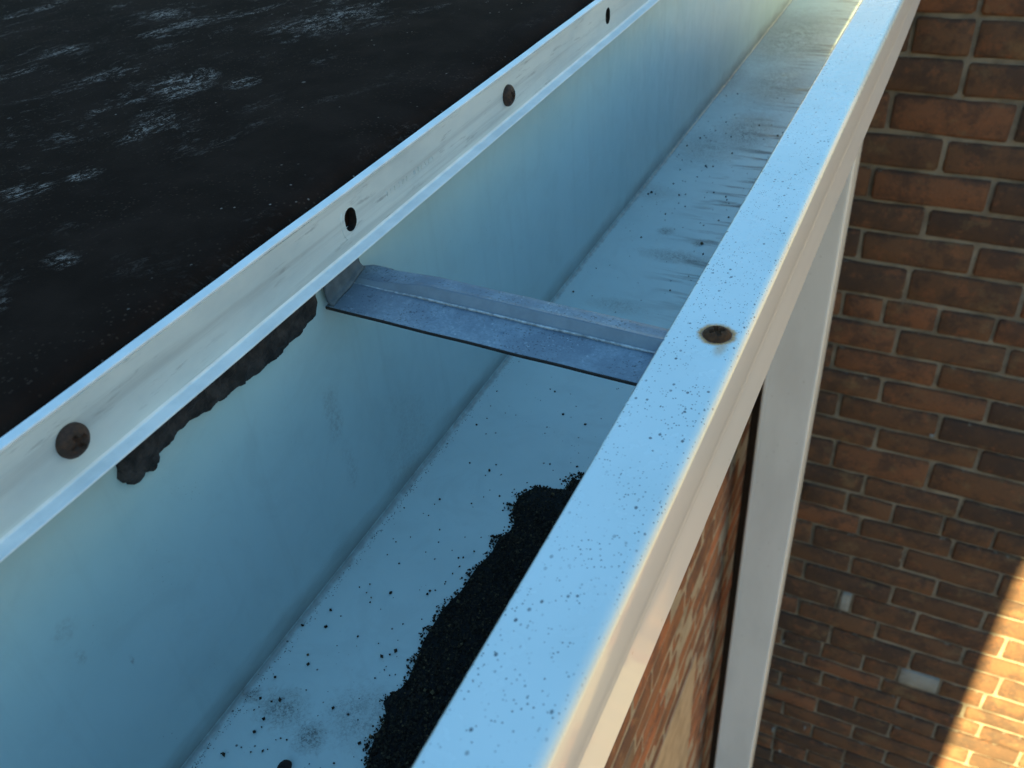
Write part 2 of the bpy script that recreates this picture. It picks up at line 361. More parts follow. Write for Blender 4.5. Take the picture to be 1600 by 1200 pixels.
# ------------------------------------------------------------------ bricks
WALL_Y = 1.70            # face of the cross wall
HOUSE_X = -0.282         # face of the house wall under the gutter
JOINT = 0.0070
def brick_mesh(name, seed):
    """unit brick, face towards -Y: x,z in +-0.5, y from 0 (face) to 1 (depth); worn arrises"""
    rnd = random.Random(seed)
    bm = bmesh.new()
    XS = [0, .022, .34, .66, .978, 1]; ZS = [0, .075, .925, 1]
    nx, nz = len(XS), len(ZS)
    fr = [[None] * (nz) for _ in range(nx)]
    for i in range(nx):
        for j in range(nz):
            x = XS[i] - 0.5; z = ZS[j] - 0.5
            ex = (i in (0, nx - 1)); ez = (j in (0, nz - 1))
            dx = rnd.uniform(0, .010); dz = rnd.uniform(0, .045)
            if i in (2, 3): dx = rnd.uniform(-.05, .05)
            if ex and ez: dx += rnd.uniform(.004, .014); dz += rnd.uniform(.01, .06)
            y = rnd.uniform(-.008, .008) + (0.026 if (ex or ez) else 0)
            fr[i][j] = bm.verts.new((x - math.copysign(dx, x), y, z - math.copysign(dz, z)))
    for i in range(nx - 1):
        for j in range(nz - 1):
            bm.faces.new((fr[i][j], fr[i + 1][j], fr[i + 1][j + 1], fr[i][j + 1]))
    ring = [fr[i][0] for i in range(nx)] + [fr[nx - 1][j] for j in range(1, nz)] + [fr[i][nz - 1] for i in range(nx - 2, -1, -1)] + [fr[0][j] for j in range(nz - 2, 0, -1)]
    back = [bm.verts.new((math.copysign(.5, v.co.x) if abs(v.co.x) > .47 else v.co.x, 0.5, math.copysign(.5, v.co.z) if abs(v.co.z) > .36 else v.co.z)) for v in ring]
    n = len(ring)
    for k in range(n):
        bm.faces.new((ring[k], back[k], back[(k + 1) % n], ring[(k + 1) % n]))
    bmesh.ops.recalc_face_normals(bm, faces=bm.faces)
    me = bpy.data.meshes.new(name); bm.to_mesh(me); bm.free()
    me.polygons.foreach_set('use_smooth', [True] * len(me.polygons))
    me.materials.append(M_brick)
    return me
STR = [brick_mesh('brick_stretcher', 10 + i) for i in range(7)]
HEAD = [brick_mesh('brick_header', 40 + i) for i in range(4)]
M_brick2 = mat_brick('warm_lit_house_brick', 2.3)  # gain puts the warm light on the house wall into its brick colour
def recoat(l):
    o = []
    for me in l: c = me.copy(); c.materials.clear(); c.materials.append(M_brick2); o.append(c)
    return o
STR2, HEAD2 = recoat(STR), recoat(HEAD)
def depth_jitter(): return random.uniform(-.0025, .0025)

class Stuff:                      # many pieces joined in one mesh
    def __init__(s): s.v = []; s.f = []; s.t = []
    def add_mesh(s, me, M):
        b = len(s.v); tone = random.random()
        for v in me.vertices: s.v.append(M @ v.co); s.t.append(tone)
        for p in me.polygons: s.f.append(tuple(b + i for i in p.vertices))
    def build(s, name, mat, parent=None, smooth=True):
        me = bpy.data.meshes.new(name); me.from_pydata([tuple(v) for v in s.v], [], s.f); me.update()
        a = me.attributes.new('tone', 'FLOAT', 'POINT'); a.data.foreach_set('value', s.t)
        if smooth: me.polygons.foreach_set('use_smooth', [True] * len(me.polygons))
        o = link(name, me, mat, parent); o['kind'] = 'stuff'
        return o

def in_view(p, margin=60):
    q = RW.transposed() @ Vector(p)
    if q.z > -0.02: return False
    u = 800 + F_PX * q.x / -q.z; v = 600 - F_PX * q.y / -q.z
    return -margin < u < 1600 + margin and -margin < v < 1200 + margin
def pix(p):
    q = RW.transposed() @ Vector(p); return 800 + F_PX * q.x / -q.z, 600 - F_PX * q.y / -q.z

# heights of the bed joints of the cross wall (each read where it meets one column of the photograph)
bed_v = [27, 92.5, 154, 219, 276.5, 331.6, 381, 432, 487, 530.5, 576, 617.5, 656.5, 697, 733.6, 780, 814, 848, 880, 917.6, 947, 978, 1012, 1041, 1073, 1100, 1122, 1145]
beds = [on_y(1500, v, WALL_Y).z for v in bed_v]
PITCH = 0.0693
while beds[-1] > -EYE: beds.append(beds[-1] - PITCH)
up = [beds[0] + PITCH * k for k in range(6, 0, -1)]          # courses above
rows = []
allb = up + beds
for k in range(len(allb) - 1): rows.append((k - len(up) + 2, allb[k], allb[k + 1]))   # row 2 lies under the first bed
# head joints seen per course (photo row -> pixels)
heads = {1: [(1531, 10)], 2: [(1425, 55), (1628, 62)], 3: [(1505, 125)], 4: [(1390, 175), (1587.5, 192)], 5: [(1474, 242)], 6: [(1360, 292), (1546, 313)],
 7: [(1445.5, 349)], 8: [(1343.5, 388), (1520.5, 412)], 9: [(1417, 445), (1597, 472)], 10: [(1316.5, 472), (1379.5, 488.5), (1465, 502), (1553.5, 517)],
 11: [(1400.5, 533.5), (1571.5, 566.5)], 12: [(1302, 560), (1464, 589)], 13: [(1376.5, 610), (1543, 644.5)], 14: [(1309, 640), (1469.5, 659.5)],
 15: [(1367.5, 689.5), (1526.5, 724)], 16: [(1301.5, 712), (1450, 748)], 17: [(1349.5, 760), (1499.5, 793)], 18: [(1322.5, 784), (1394.5, 802), (1472.5, 824.5), (1553.5, 842.5)],
 19: [(1343.5, 820), (1487.5, 859)], 20: [(1270, 830), (1411.5, 875), (1559.5, 915.6)], 21: [(1329, 882), (1462, 921.5)], 22: [(1256, 891), (1392, 933), (1536, 972.5)],
 23: [(1309, 938), (1330, 944), (1431, 972.5), (1567, 1016)], 24: [(1247.5, 946), (1370, 985.6), (1504, 1028)], 25: [(1298.5, 984), (1424, 1029), (1561, 1073)],
 26: [(1349.5, 1029), (1404, 1051), (1469, 1071.6)], 27: [(1377, 1067)]}
GREY = {(23, 1309), (26, 1404)}            # cement-filled gaps
wall = thing('brick_wall', (1.0, WALL_Y + .12, -EYE), 'old brown brick wall facing the gutter end, its outer side lit gold by low sun', 'wall')
X0, X1 = HOUSE_X - 0.0, 3.0
stuffb = Stuff(); nb = 0
def wall_M(x0, x1, z0, z1, y):
    return Matrix.Translation(W(((x0 + x1) / 2, y, (z0 + z1) / 2))) @ Matrix.Diagonal((x1 - x0, 0.10, z0 - z1, 1))
for (r, zt, zb) in rows:
    header = (r % 8 == 2)
    L = 0.108 if header else 0.211
    hs = sorted((on_y(u, v, WALL_Y).x, int(u)) for (u, v) in heads.get(r, []))
    gaps = set()
    if hs:
        js = [h[0] for h in hs]
        for i, h in enumerate(hs):
            if (r, h[1]) in GREY: gaps.add(round(h[0], 4))
    else:
        js = [random.uniform(0, .02) + (0.105 if r % 2 else 0)]
    left_lim = HOUSE_X if zt < -0.16 else -0.62
    while js[0] > left_lim: js.insert(0, js[0] - L * random.uniform(.97, 1.03))
    while js[-1] < X1: js.append(js[-1] + L * random.uniform(.97, 1.03))
    # fill long spans so no brick is much longer than L
    k = 0
    while k < len(js) - 1:
        d = js[k + 1] - js[k]; n = max(1, round(d / L))
        if n > 1:
            for q in range(1, n): js.insert(k + q, js[k] + d * q / n)
            k += n - 1
        k += 1
    for a, b in zip(js[:-1], js[1:]):
        grey = round(a, 4) in gaps
        x0 = max(a + JOINT / 2, left_lim - .02); x1 = min(b - JOINT / 2, X1)
        if x1 - x0 < 0.015: continue
        j = JOINT * random.uniform(.40, .58)
        M = wall_M(x0, x1, zt - j, zb + j, WALL_Y + depth_jitter())
        M = M @ Matrix.Rotation(random.uniform(-.012, .012), 4, 'Y')
        me = random.choice(HEAD if (x1 - x0) < .14 else STR)
        cx = (x0 + x1) / 2; cz = (zt + zb) / 2
        uu, vv = pix((cx, WALL_Y, cz))
        seen = any(in_view((xx, WALL_Y, cz), 15) for xx in (x0, cx, x1)) and x1 > HOUSE_X + .06
        if seen and nb < 300:
            o = bpy.data.objects.new('brick', me); C.objects.link(o); o.matrix_world = M
            o.parent = wall; o.matrix_parent_inverse = Matrix.Translation(-wall.location)
            nb += 1
            if grey:
                m2 = me.copy(); m2.materials.clear(); m2.materials.append(M_grey_mortar); o.data = m2; o['label'] = 'pale grey cement-filled brick'
        else:
            stuffb.add_mesh(me, M)
print('wall bricks', nb)
stuffb.build('brick_remainder', M_brick, wall)
def rough_sheet(name, o, ex, ez, nx, nz, nrm, amp, mat, parent):
    vs_, fs = [], []
    for j in range(nz + 1):
        for i in range(nx + 1):
            p = Vector(o) + Vector(ex) * (i / nx) + Vector(ez) * (j / nz)
            d = noise.noise(p * 22.0) * amp + noise.noise(p * 60.0) * amp * .5
            vs_.append(p + Vector(nrm) * d)
    for j in range(nz):
        for i in range(nx):
            a = j * (nx + 1) + i; fs.append((a, a + 1, a + nx + 2, a + nx + 1))
    return link(name, mesh(name, vs_, fs, True), mat, parent)
rough_sheet('mortar', (HOUSE_X - .02, WALL_Y + .0068, -2.9), (1.3, 0, 0), (0, 0, 2.75), 120, 250, (0, -1, 0), .0028, M_mortar, wall)
box('wall_core', (HOUSE_X - .0, WALL_Y + .012, -EYE), (X1, WALL_Y + .24, -.16), M_mortar, wall)
box('wall_core', (-0.62, WALL_Y + .012, -.158), (X1, WALL_Y + .24, allb[0]), M_mortar, wall)
box('coping', (-0.625, WALL_Y - .03, allb[0] + .002), (X1 + .03, WALL_Y + .28, allb[0] + .07), M_tan, wall, .006)
box('corner_strip', (HOUSE_X + .0005, WALL_Y - .035, -EYE + .002), (HOUSE_X + .030, WALL_Y - .0035, -.40), mat_simple('dark_corner_strip', (.022, .015, .011), (.035, .024, .017), 60, .9), wall)  # plain dark strip standing in the corner of the two walls
# mortar smears near the foot of the visible part
for (u, v, su, sv) in [(1207, 1143, 5, 11), (1257, 1139, 4, 8), (1218, 1174, 8, 4), (1455, 683, 8, 4), (1224, 1004, 4, 5)]:
    c0 = on_y(u, v, WALL_Y - .004); s1 = .0011 * su; s2 = .0016 * sv
    vv_, ff_ = [tuple(c0 + Vector((0, -.006, 0)))], []
    for k in range(9):
        a = k / 9 * 2 * math.pi; rr = random.uniform(.7, 1.25)
        vv_.append(tuple(c0 + Vector((s1 * rr * math.cos(a), .012, s2 * rr * math.sin(a)))))
    for k in range(9): ff_.append((0, 1 + k, 1 + (k + 1) % 9))
    link('mortar_smear', mesh('mortar_smear', vv_, ff_, True), M_grey_mortar, wall)

# ------------------------------------------------------------------ the house: wall under the gutter, roof, boards, added shade casters behind
house = thing('brick_house', (-2.0, -1.0, -EYE), 'brick house with black rubber flat roof edged by the white gutter', 'house')
stuffh = Stuff(); nh = 0
hwall = link('house_wall', mesh('house_wall', *box_vf((HOUSE_X - .24, -1.5, -EYE), (HOUSE_X - .012, WALL_Y + .01, -.36))), M_mortar, house)
PT = on_x(1087, 1018, HOUSE_X)            # upper far corner of the tan stone
for (r, zt, zb) in rows:
    if zt > -.36: continue
    header = (r % 8 == 2); L = 0.108 if header else 0.211
    y = -1.6 + random.uniform(0, .03) + (.105 if r % 2 else 0)
    while y < WALL_Y - .005:
        y0 = y + JOINT / 2; y1 = min(y + L - JOINT / 2, WALL_Y - .002); y += L * random.uniform(.97, 1.03)
        if y1 - y0 < .02: continue
        cz = (zt + zb) / 2
        if cz < PT.z and y0 < PT.y and y0 > PT.y - 1.3 and cz > PT.z - .9:
            if y1 > PT.y + .03: y0 = PT.y + JOINT
            else: continue
        M = Matrix.Translation(W((HOUSE_X + depth_jitter() * .6, (y0 + y1) / 2, cz))) @ Matrix.Rotation(math.radians(90), 4, 'Z') @ Matrix.Diagonal((y1 - y0, 0.10, zt - zb - JOINT * random.uniform(.85, 1.15), 1))
        me = random.choice(HEAD2 if (y1 - y0) < .14 else STR2)
        p = (HOUSE_X, (y0 + y1) / 2, cz); u, v = pix(p)
        if in_view(p, 40) and 880 < u < 1240 and v > 560 and nh < 300:
            o = bpy.data.objects.new('brick', me); C.objects.link(o); o.matrix_world = M
            o.parent = hwall; o.matrix_parent_inverse = Matrix.Translation(-house.location) ; nh += 1
            o.matrix_parent_inverse = hwall.matrix_parent_inverse.inverted() if False else Matrix.Identity(4)
            o.matrix_basis = M                      # house_wall sits at the world origin
        else:
            stuffh.add_mesh(me, M)
print('house bricks', nh)
sb = stuffh.build('brick_remainder', M_brick2); sb.parent = hwall
ms = rough_sheet('mortar', (HOUSE_X - .0009, .2, -3.6), (0, 1.5, 0), (0, 0, 3.2), 80, 160, (1, 0, 0), .0006, M_mortar2, None); ms.parent = hwall
tp = box('stone_panel', (HOUSE_X - .010, PT.y - 1.29, PT.z - .88), (HOUSE_X + .004, PT.y, PT.z), M_tan, None, .004); tp.parent = hwall
tp['label'] = 'smooth tan stone panel let into the brickwork'
# roof with its membrane turned down behind the bar
def extrude_profile(name, prof, ys, mat, parent, smooth=True, wob=None):
    vs_, fs = [], []
    n = len(prof)
    for y in ys:
        for (x, z) in prof:
            dx, dz = wob(x, y, z) if wob else (0, 0)
            vs_.append((x + dx, y, z + dz))
    for k in range(len(ys) - 1):
        for i in range(n - 1):
            a = k * n + i; fs.append((a, a + 1, a + n + 1, a + n))
    return link(name, mesh(name, vs_, fs, smooth), mat, parent)
ROOF_Z = -0.1505
def roof_w(x, y, z):
    if x > -.235: return (0, 0)
    return (0, .0022 * noise.noise(Vector((x * 6, y * 6, 1))) + .0009 * noise.noise(Vector((x * 25, y * 25, 4))))
prof = [(-6.0, ROOF_Z - .002)] + [(-6 + 5.0 * k / 10, ROOF_Z - .002) for k in range(1, 11)] + [(-1 + .76 * k / 40, ROOF_Z) for k in range(1, 41)] + [(-.232, ROOF_Z - .0003), (-.2265, ROOF_Z - .0015), (-.2225, ROOF_Z - .005), (-.2210, ROOF_Z - .010), (-.2207, ROOF_Z - .016), (-.2207, -.1768)]
ysr = [-1.5 + .03 * k for k in range(0, 107)]
extrude_profile('roof_membrane', prof, ysr, M_roof, house, True, roof_w)
box('roof_deck', (-6.0, -1.49, -.30), (-.2235, WALL_Y - .004, -.157), M_board, house)
box('fascia_board', (-.246, -1.49, -.355), (-.2222, WALL_Y - .006, -.3005), M_board, house)
box('soffit', (HOUSE_X - .2, -1.48, -.3590), (-.2475, WALL_Y - .008, -.3555), M_board, house)
def mat_blocker_brick():
    m = NT('blocker_brickwork'); g_ = m.n('ShaderNodeNewGeometry').outputs['Position']
    b = m.n('ShaderNodeTexBrick', {'Vector': m.mapping(g_, (1, 1, 1), (math.radians(90), 0, 0)), 'Color1': (.20, .10, .065, 1), 'Color2': (.14, .075, .05, 1), 'Mortar': (.32, .29, .25, 1), 'Scale': 4.7, 'Mortar Size': .02})
    return m.out(b.outputs[0], 0.95, 0.0, m.bump(m.noise(g_, 90), .5, .003), .2)
M_far = mat_blocker_brick()
# unseen wall and stack, added and shaped to block and admit the low sun
CH = -.56
box('shade_wall', (-6.0, -1.80, -EYE), (CH, -1.5, .640), M_far, house)
box('shade_wall_coping', (-6.04, -1.83, .642), (CH - .002, -1.47, .702), M_tan, house)
box('shade_stack', (CH, -1.80, -EYE), (HOUSE_X, -1.5, 1.30), M_far, house)
box('shade_stack_cap', (CH - .02, -1.80, 1.302), (HOUSE_X, -1.5, 1.36), M_tan, house)

# ------------------------------------------------------------------ added unseen low house behind the viewer, blocking low sky and ground bounce
blocker = thing('blocker_house', (-4.0, -11.5, -EYE), 'added unseen low house blocking sky and ground light', 'house')
box('wall', (-9, -14, -EYE), (.8, -9.2, .35), M_far, blocker)
v, f = [(-9.2, -14.2, .352), (1.0, -14.2, .352), (1.0, -9.0, .352), (-9.2, -9.0, .352), (-9.2, -11.6, 1.35), (1.0, -11.6, 1.35)], [(0, 1, 5, 4), (2, 3, 4, 5), (1, 2, 5), (3, 0, 4), (0, 3, 2, 1)]
link('roof', mesh('roof', v, f), M_roof, blocker)

# ------------------------------------------------------------------ gutter
gut = thing('rain_gutter', (-.13, .6, -.3285), 'long white metal rain gutter open to the sky between black roof and brick', 'gutter')
def arc(cx, cz, r, a0, a1, n):
    return [(cx + r * math.cos(math.radians(a0 + (a1 - a0) * k / n)), cz + r * math.sin(math.radians(a0 + (a1 - a0) * k / n))) for k in range(n + 1)]
BX, FZ, LZ = -.2203, -.3269, -.191
p_back = [(BX, -.1772), (BX, -.19), (BX, -.23), (BX, -.27), (BX, -.30), (BX, -.315), (BX, -.3245)]
p_floor = [(BX, -.3245), (BX, FZ + .0014)] + arc(BX + .0012, FZ + .0012, .0012, 180, 270, 5)[1:] + [(-.205, FZ), (-.18, FZ), (-.15, FZ), (-.128, FZ)]
def bez(p0, p1, p2, p3, n):
    o = []
    for k in range(n + 1):
        t = k / n; s = 1 - t
        o.append(tuple(s**3 * p0[i] + 3 * s * s * t * p1[i] + 3 * s * t * t * p2[i] + t**3 * p3[i] for i in (0, 1)))
    return o
p_ogee = [(-.128, FZ), (-.118, FZ)] + arc(-.116, FZ + .004, .004, 270, 345, 5) + bez((-.1115, FZ + .008), (-.104, FZ + .04), (-.072, FZ + .028), (-.0585, FZ + .060), 12) + arc(-.0590, -.2600, .0032, -35, 0, 4)
p_face = [(-.0558, -.2600), (-.0558, -.250), (-.0558, -.240), (-.0558, -.2300), (-.05575, -.2290), (-.0555, -.2280), (-.0545, -.215), (-.0535, -.201), (-.0534, -.1945)]
p_lip = [(-.0534, -.1945)] + arc(-.0565, LZ - .0031, .0031, 5, 90, 9) + [(-.060, LZ), (-.066, LZ), (-.073, LZ), (-.0788, LZ)] + arc(-.0790, LZ - .0012, .0012, 90, 270, 6) + [(-.0775, LZ - .0026), (-.070, LZ - .0026)]
full = []
segs = []
for pr in (p_back, p_floor, p_ogee, p_face, p_lip):
    st = len(full) - 1 if full else 0
    full += pr[1:] if full else pr
    segs.append((st, len(full)))
# thickness: inside the trough is on the left of the running direction at the back
TH = .0007
def offs(pts, t):
    out = []
    for i in range(len(pts)):
        a = Vector(pts[max(0, i - 1)]); b = Vector(pts[min(len(pts) - 1, i + 1)]); d = (b - a).normalized()
        out.append((pts[i][0] + t * (-d.y) * -1, pts[i][1] + t * d.x * -1))
    return out
# running order goes down the back, along the floor outwards, up the front: outside is on the right
outer = full; 
under = offs(full, TH)
ysg = [-1.49 + .01 * k for k in range(0, 319)]
def gw(x, y, z):
    lipk = max(0.0, min(1.0, (x + .15) / .09)) if z > -.3 else 0.0
    w = .0011 * math.sin(y * 3.1 + .4) + .0005 * math.sin(y * 9.3)
    bw = .0005 * math.sin(y * 6 + z * 20)
    return (lipk * w + (1 - lipk) * bw * (1 if z > -.31 else 0), .0004 * math.sin(y * 7 + x * 9) * (1 if z < -.3 else .5))
names = ['back_panel', 'floor_panel', 'front_ogee', 'front_face', 'top_lip']
M_face = mat_face()
mats = [M_back, M_floor, M_face, M_face, M_lip]
for nm, mt, (a, b) in zip(names, mats, segs):
    n = b - a
    vs_, fs = [], []
    for y in ysg:
        for (x, z) in outer[a:b]:
            dx, dz = gw(x, y, z); vs_.append((x + dx, y, z + dz))
        for (x, z) in under[a:b]:
            dx, dz = gw(x, y, z); vs_.append((x + dx, y, z + dz))
    s = 2 * n
    for k in range(len(ysg) - 1):
        for i in range(n - 1):
            q = k * s + i; fs.append((q, q + 1, q + s + 1, q + s)); q += n; fs.append((q, q + s, q + s + 1, q + 1))
    me = bpy.data.meshes.new(nm); me.from_pydata([tuple(W(v)) for v in vs_], [], fs); me.update()
    me.polygons.foreach_set('use_smooth', [True] * len(me.polygons))
    link(nm, me, mt, gut)
# end caps
for ye in (-1.492, WALL_Y - .012):
    cap = [(x, ye, z) for (x, z) in full]
    link('end_cap', mesh('end_cap', cap + [(x, ye + .0012, z) for (x, _, z) in cap], [tuple(range(len(cap)))] + [tuple(range(2 * len(cap) - 1, len(cap) - 1, -1))]), M_lip, gut)

# ------------------------------------------------------------------ screws
def screw_mesh(name, r=.0056, h=.0024):
    nr, na = 26, 72
    vs_, fs = [(0, 0, h)], []
    for i in range(1, nr + 1):
        t = i / nr
        for k in range(na):
            a = 2 * math.pi * k / na; x = r * t * math.cos(a); y = r * t * math.sin(a)
            z = h * (1 - t ** 3.2) + (.0004 if t > .97 else .0006)
            ax, ay = abs(x), abs(y)
            if (ax < .00080 and ay < .0029) or (ay < .00080 and ax < .0029) or math.hypot(x, y) < .0013:
                z -= .0014
            z += .00012 * noise.noise(Vector((x * 900, y * 900, 3)))
            vs_.append((x, y, z))
    vs_[0] = (0, 0, h - .0014)
    for k in range(na):
        x, y, _ = vs_[1 + (nr - 1) * na + k]; vs_.append((x * 1.0, y * 1.0, -.0012))
    for k in range(na): fs.append((0, 1 + k, 1 + (k + 1) % na))
    for i in range(nr):
        for k in range(na):
            a = 1 + i * na + k; b = 1 + i * na + (k + 1) % na; fs.append((a, a + na, b + na, b))
    me = bpy.data.meshes.new(name); me.from_pydata(vs_, [], fs); me.update()
    me.polygons.foreach_set('use_smooth', [True] * len(me.polygons)); me.materials.append(M_screw)
    return me
SM = screw_mesh('screw_head')
def cross_mesh():
    v, f = [], []
    for (a, b) in ((.0007, .0027), (.0027, .0007)):
        vv, ff = box_vf((-a, -b, -.0004), (a, b, .0006)); o = len(v); v += vv; f += [tuple(i + o for i in q) for q in ff]
    me = bpy.data.meshes.new('cross_recess'); me.from_pydata(v, [], f); me.materials.append(M_recess); return me
CM = cross_mesh()
def screw(p, rot, parent, spin):
    M = Matrix.Translation(W(p)) @ rot @ Matrix.Rotation(spin, 4, 'Z')
    M = Matrix.Translation(-root_offset(parent)) @ M
    o = bpy.data.objects.new('screw', SM); C.objects.link(o); o.parent = parent; o.matrix_basis = M
    c = bpy.data.objects.new('cross_recess', CM); C.objects.link(c); c.parent = o; c.location = (0, 0, .0007)
    return o

# ------------------------------------------------------------------ termination bar
BF = -.2166            # face of the bar
BT, BB = -.1527, -.1780
hole_u = [(107, 688), (548, 343), (791, 153), (949, 25)]
hz = sum(on_x(u, v, BF).z for u, v in hole_u) / 4
y0h = on_x(548, 343, BF).y; dh = (on_x(949, 25, BF).y - on_x(107, 688, BF).y) / 3
bar = thing('termination_bar', (-.2185, .5, BB), 'long narrow silver metal bar pinning black roof edge, with screws and empty holes', 'metal bar')
ys_h = [y0h + dh * k for k in range(-11, 9)]
hole_q = []
vs_, fs = [], []
def quad(*p):
    b = len(vs_); vs_.extend(p); fs.append(tuple(range(b, b + len(p))))
YB0, YB1 = -1.485, WALL_Y - .03
zg, ztop = BB + .0012, BT - .0016
HR, HS = .0040, .0011       # slot: radius and half straight length (vertical)
sq = .009
cur = YB0
for yh in ys_h:
    if yh - sq < YB0 or yh + sq > YB1: continue
    n_seg = max(1, int((yh - sq - cur) / .03))
    for k in range(n_seg):
        a = cur + (yh - sq - cur) * k / n_seg; b = cur + (yh - sq - cur) * (k + 1) / n_seg
        quad((BF, a, zg), (BF, b, zg), (BF, b, ztop), (BF, a, ztop))
    cur = yh + sq
    K = 32; ring, outr = [], []
    for k in range(K):
        a = 2 * math.pi * (k + .5) / K; c, s_ = math.cos(a), math.sin(a)
        ring.append((yh + HR * c, hz + HR * s_ + math.copysign(HS, s_)))
        # square border hit
        zt_, zb_ = ztop - hz, zg - hz
        t = min([sq / abs(c)] + [(zt_ / s_) if s_ > 0 else (zb_ / s_)])
        outr.append((yh + c * t, hz + s_ * t))
    corners = [(yh + sq, ztop), (yh - sq, ztop), (yh - sq, zg), (yh + sq, zg)]
    for k in range(K):
        k2 = (k + 1) % K
        a, b = outr[k], outr[k2]; pts = [(BF, a[0], a[1])]
        if abs(a[0] - b[0]) > 1e-6 and abs(a[1] - b[1]) > 1e-6:
            cc = min(corners, key=lambda q: abs(q[0] - a[0]) + abs(q[1] - a[1]) + abs(q[0] - b[0]) + abs(q[1] - b[1])); pts.append((BF, cc[0], cc[1]))
        pts += [(BF, b[0], b[1]), (BF, ring[k2][0], ring[k2][1]), (BF, ring[k][0], ring[k][1])]
        quad(*pts)
        hole_q.append(len(fs)); quad((BF, *ring[k]), (BF, *ring[k2]), (BF - .0038, *ring[k2]), (BF - .0038, *ring[k]))
a = cur
while a < YB1 - 1e-6:
    b = min(a + .05, YB1); quad((BF, a, zg), (BF, b, zg), (BF, b, ztop), (BF, a, ztop)); a = b
bar_me = mesh('bar_web', vs_, fs); bar_me.materials.append(M_bar); bar_me.materials.append(M_recess)
for q in hole_q: bar_me.polygons[q].material_index = 1
bm = bmesh.new(); bm.from_mesh(bar_me); bmesh.ops.remove_doubles(bm, verts=bm.verts, dist=1e-5); bmesh.ops.recalc_face_normals(bm, faces=bm.faces); bm.to_mesh(bar_me); bm.free()
link('bar_web', bar_me, M_bar, bar)
yb = [YB0 + (YB1 - YB0) * k / 160 for k in range(161)]
def bw_(x, y, z): return (.0002 * noise.noise(Vector((y * 20, 0, 0))), .0002 * noise.noise(Vector((y * 20, 5, 0))))
# top edge with a fine groove under it
extrude_profile('top_edge', [(BF, ztop), (BF - .0004, ztop + .0001), (BF - .0004, ztop + .0005), (BF + .0003, ztop + .0006), (BF + .0005, BT - .0003), (BF + .0002, BT), (BF - .0036, BT + .0001), (BF - .0039, BT - .0003), (BF - .0039, BT - .004)], yb, M_edge, bar, False, bw_)
extrude_profile('bottom_flange', [(BF, zg), (BF + .0002, BB + .0004), (BF + .0006, BB + .0001), (BF + .0053, BB - .0002), (BF + .0055, BB - .0004), (BF + .0055, BB - .0009), (BF + .0052, BB - .0011), (BF - .0035, BB - .0011), (BF - .0037, BB - .0010), (BF - .0037, BB + .008)], yb, M_edge, bar, False, bw_)
RX = Matrix.Rotation(math.radians(90), 4, 'Y')
k0 = 11
for i in (-6, -4, -2, 0, 2, 4, 6, 8):
    j = k0 - 1 + i                      # screws sit in every other hole
    if 0 <= j < len(ys_h) and YB0 + .01 < ys_h[j] < YB1 - .01:
        screw((BF + .0006, ys_h[j], hz), RX @ Matrix.Rotation(random.uniform(-.05, .05), 4, 'X'), bar, .3 + i)
# shallow stamped characters, too worn to read
st0 = on_x(604, 301, BF); st1 = on_x(676, 250, BF)
vs_, fs = [], []
rs = random.Random(5)
nch = 13
for c in range(nch):
    if c in (6,): continue
    yc = st0.y + (st1.y - st0.y) * c / (nch - 1); zc = (st0.z + st1.z) / 2 + .0002
    w_, h_ = .0013, .0023
    for s_ in range(rs.choice((2, 3, 3))):
        typ = rs.choice(('v', 'v', 'd', 'h'))
        ya, yb2 = (yc - w_ / 2 + rs.random() * w_,) * 2; za, zb2 = zc - h_ / 2, zc + h_ / 2
        if typ == 'd': yb2 = yc + rs.uniform(-.5, .5) * w_
        if typ == 'h': ya, yb2 = yc - w_ / 2, yc + w_ / 2; za = zb2 = zc + rs.choice((-1, 0, 1)) * h_ / 2
        d = Vector((0, yb2 - ya, zb2 - za)).normalized() * .00011; nrm = Vector((0, -d.z, d.y))
        A = Vector((BF + .00002, ya, za)); B = Vector((BF + .00002, yb2, zb2)); b0 = len(vs_)
        vs_ += [A + nrm, A - nrm, B - nrm, B + nrm, A + Vector((.00022, 0, 0)), B + Vector((.00022, 0, 0))]
        fs += [(b0, b0 + 4, b0 + 5, b0 + 3), (b0 + 1, b0 + 2, b0 + 5, b0 + 4), (b0, b0 + 1, b0 + 4), (b0 + 2, b0 + 3, b0 + 5)]
link('stamped_marks', mesh('stamped_marks', vs_, fs), M_bar, bar)
# arc scratch beside the empty hole
vs_, fs = [], []
for k in range(13):
    a = math.radians(140 + 85 * k / 12); rr = .0092
    for q in (0, 1, 2):
        r2 = rr + (q - 1) * .00022
        vs_.append((BF + (.0003 if q == 1 else .00002), y0h + .0005 + r2 * math.cos(a) * .8, hz - .0005 + r2 * math.sin(a)))
    if k: b0 = 3 * (k - 1); fs += [(b0, b0 + 1, b0 + 4, b0 + 3), (b0 + 1, b0 + 2, b0 + 5, b0 + 4)]
link('scratch_burr', mesh('scratch_burr', vs_, fs), M_bar, bar)

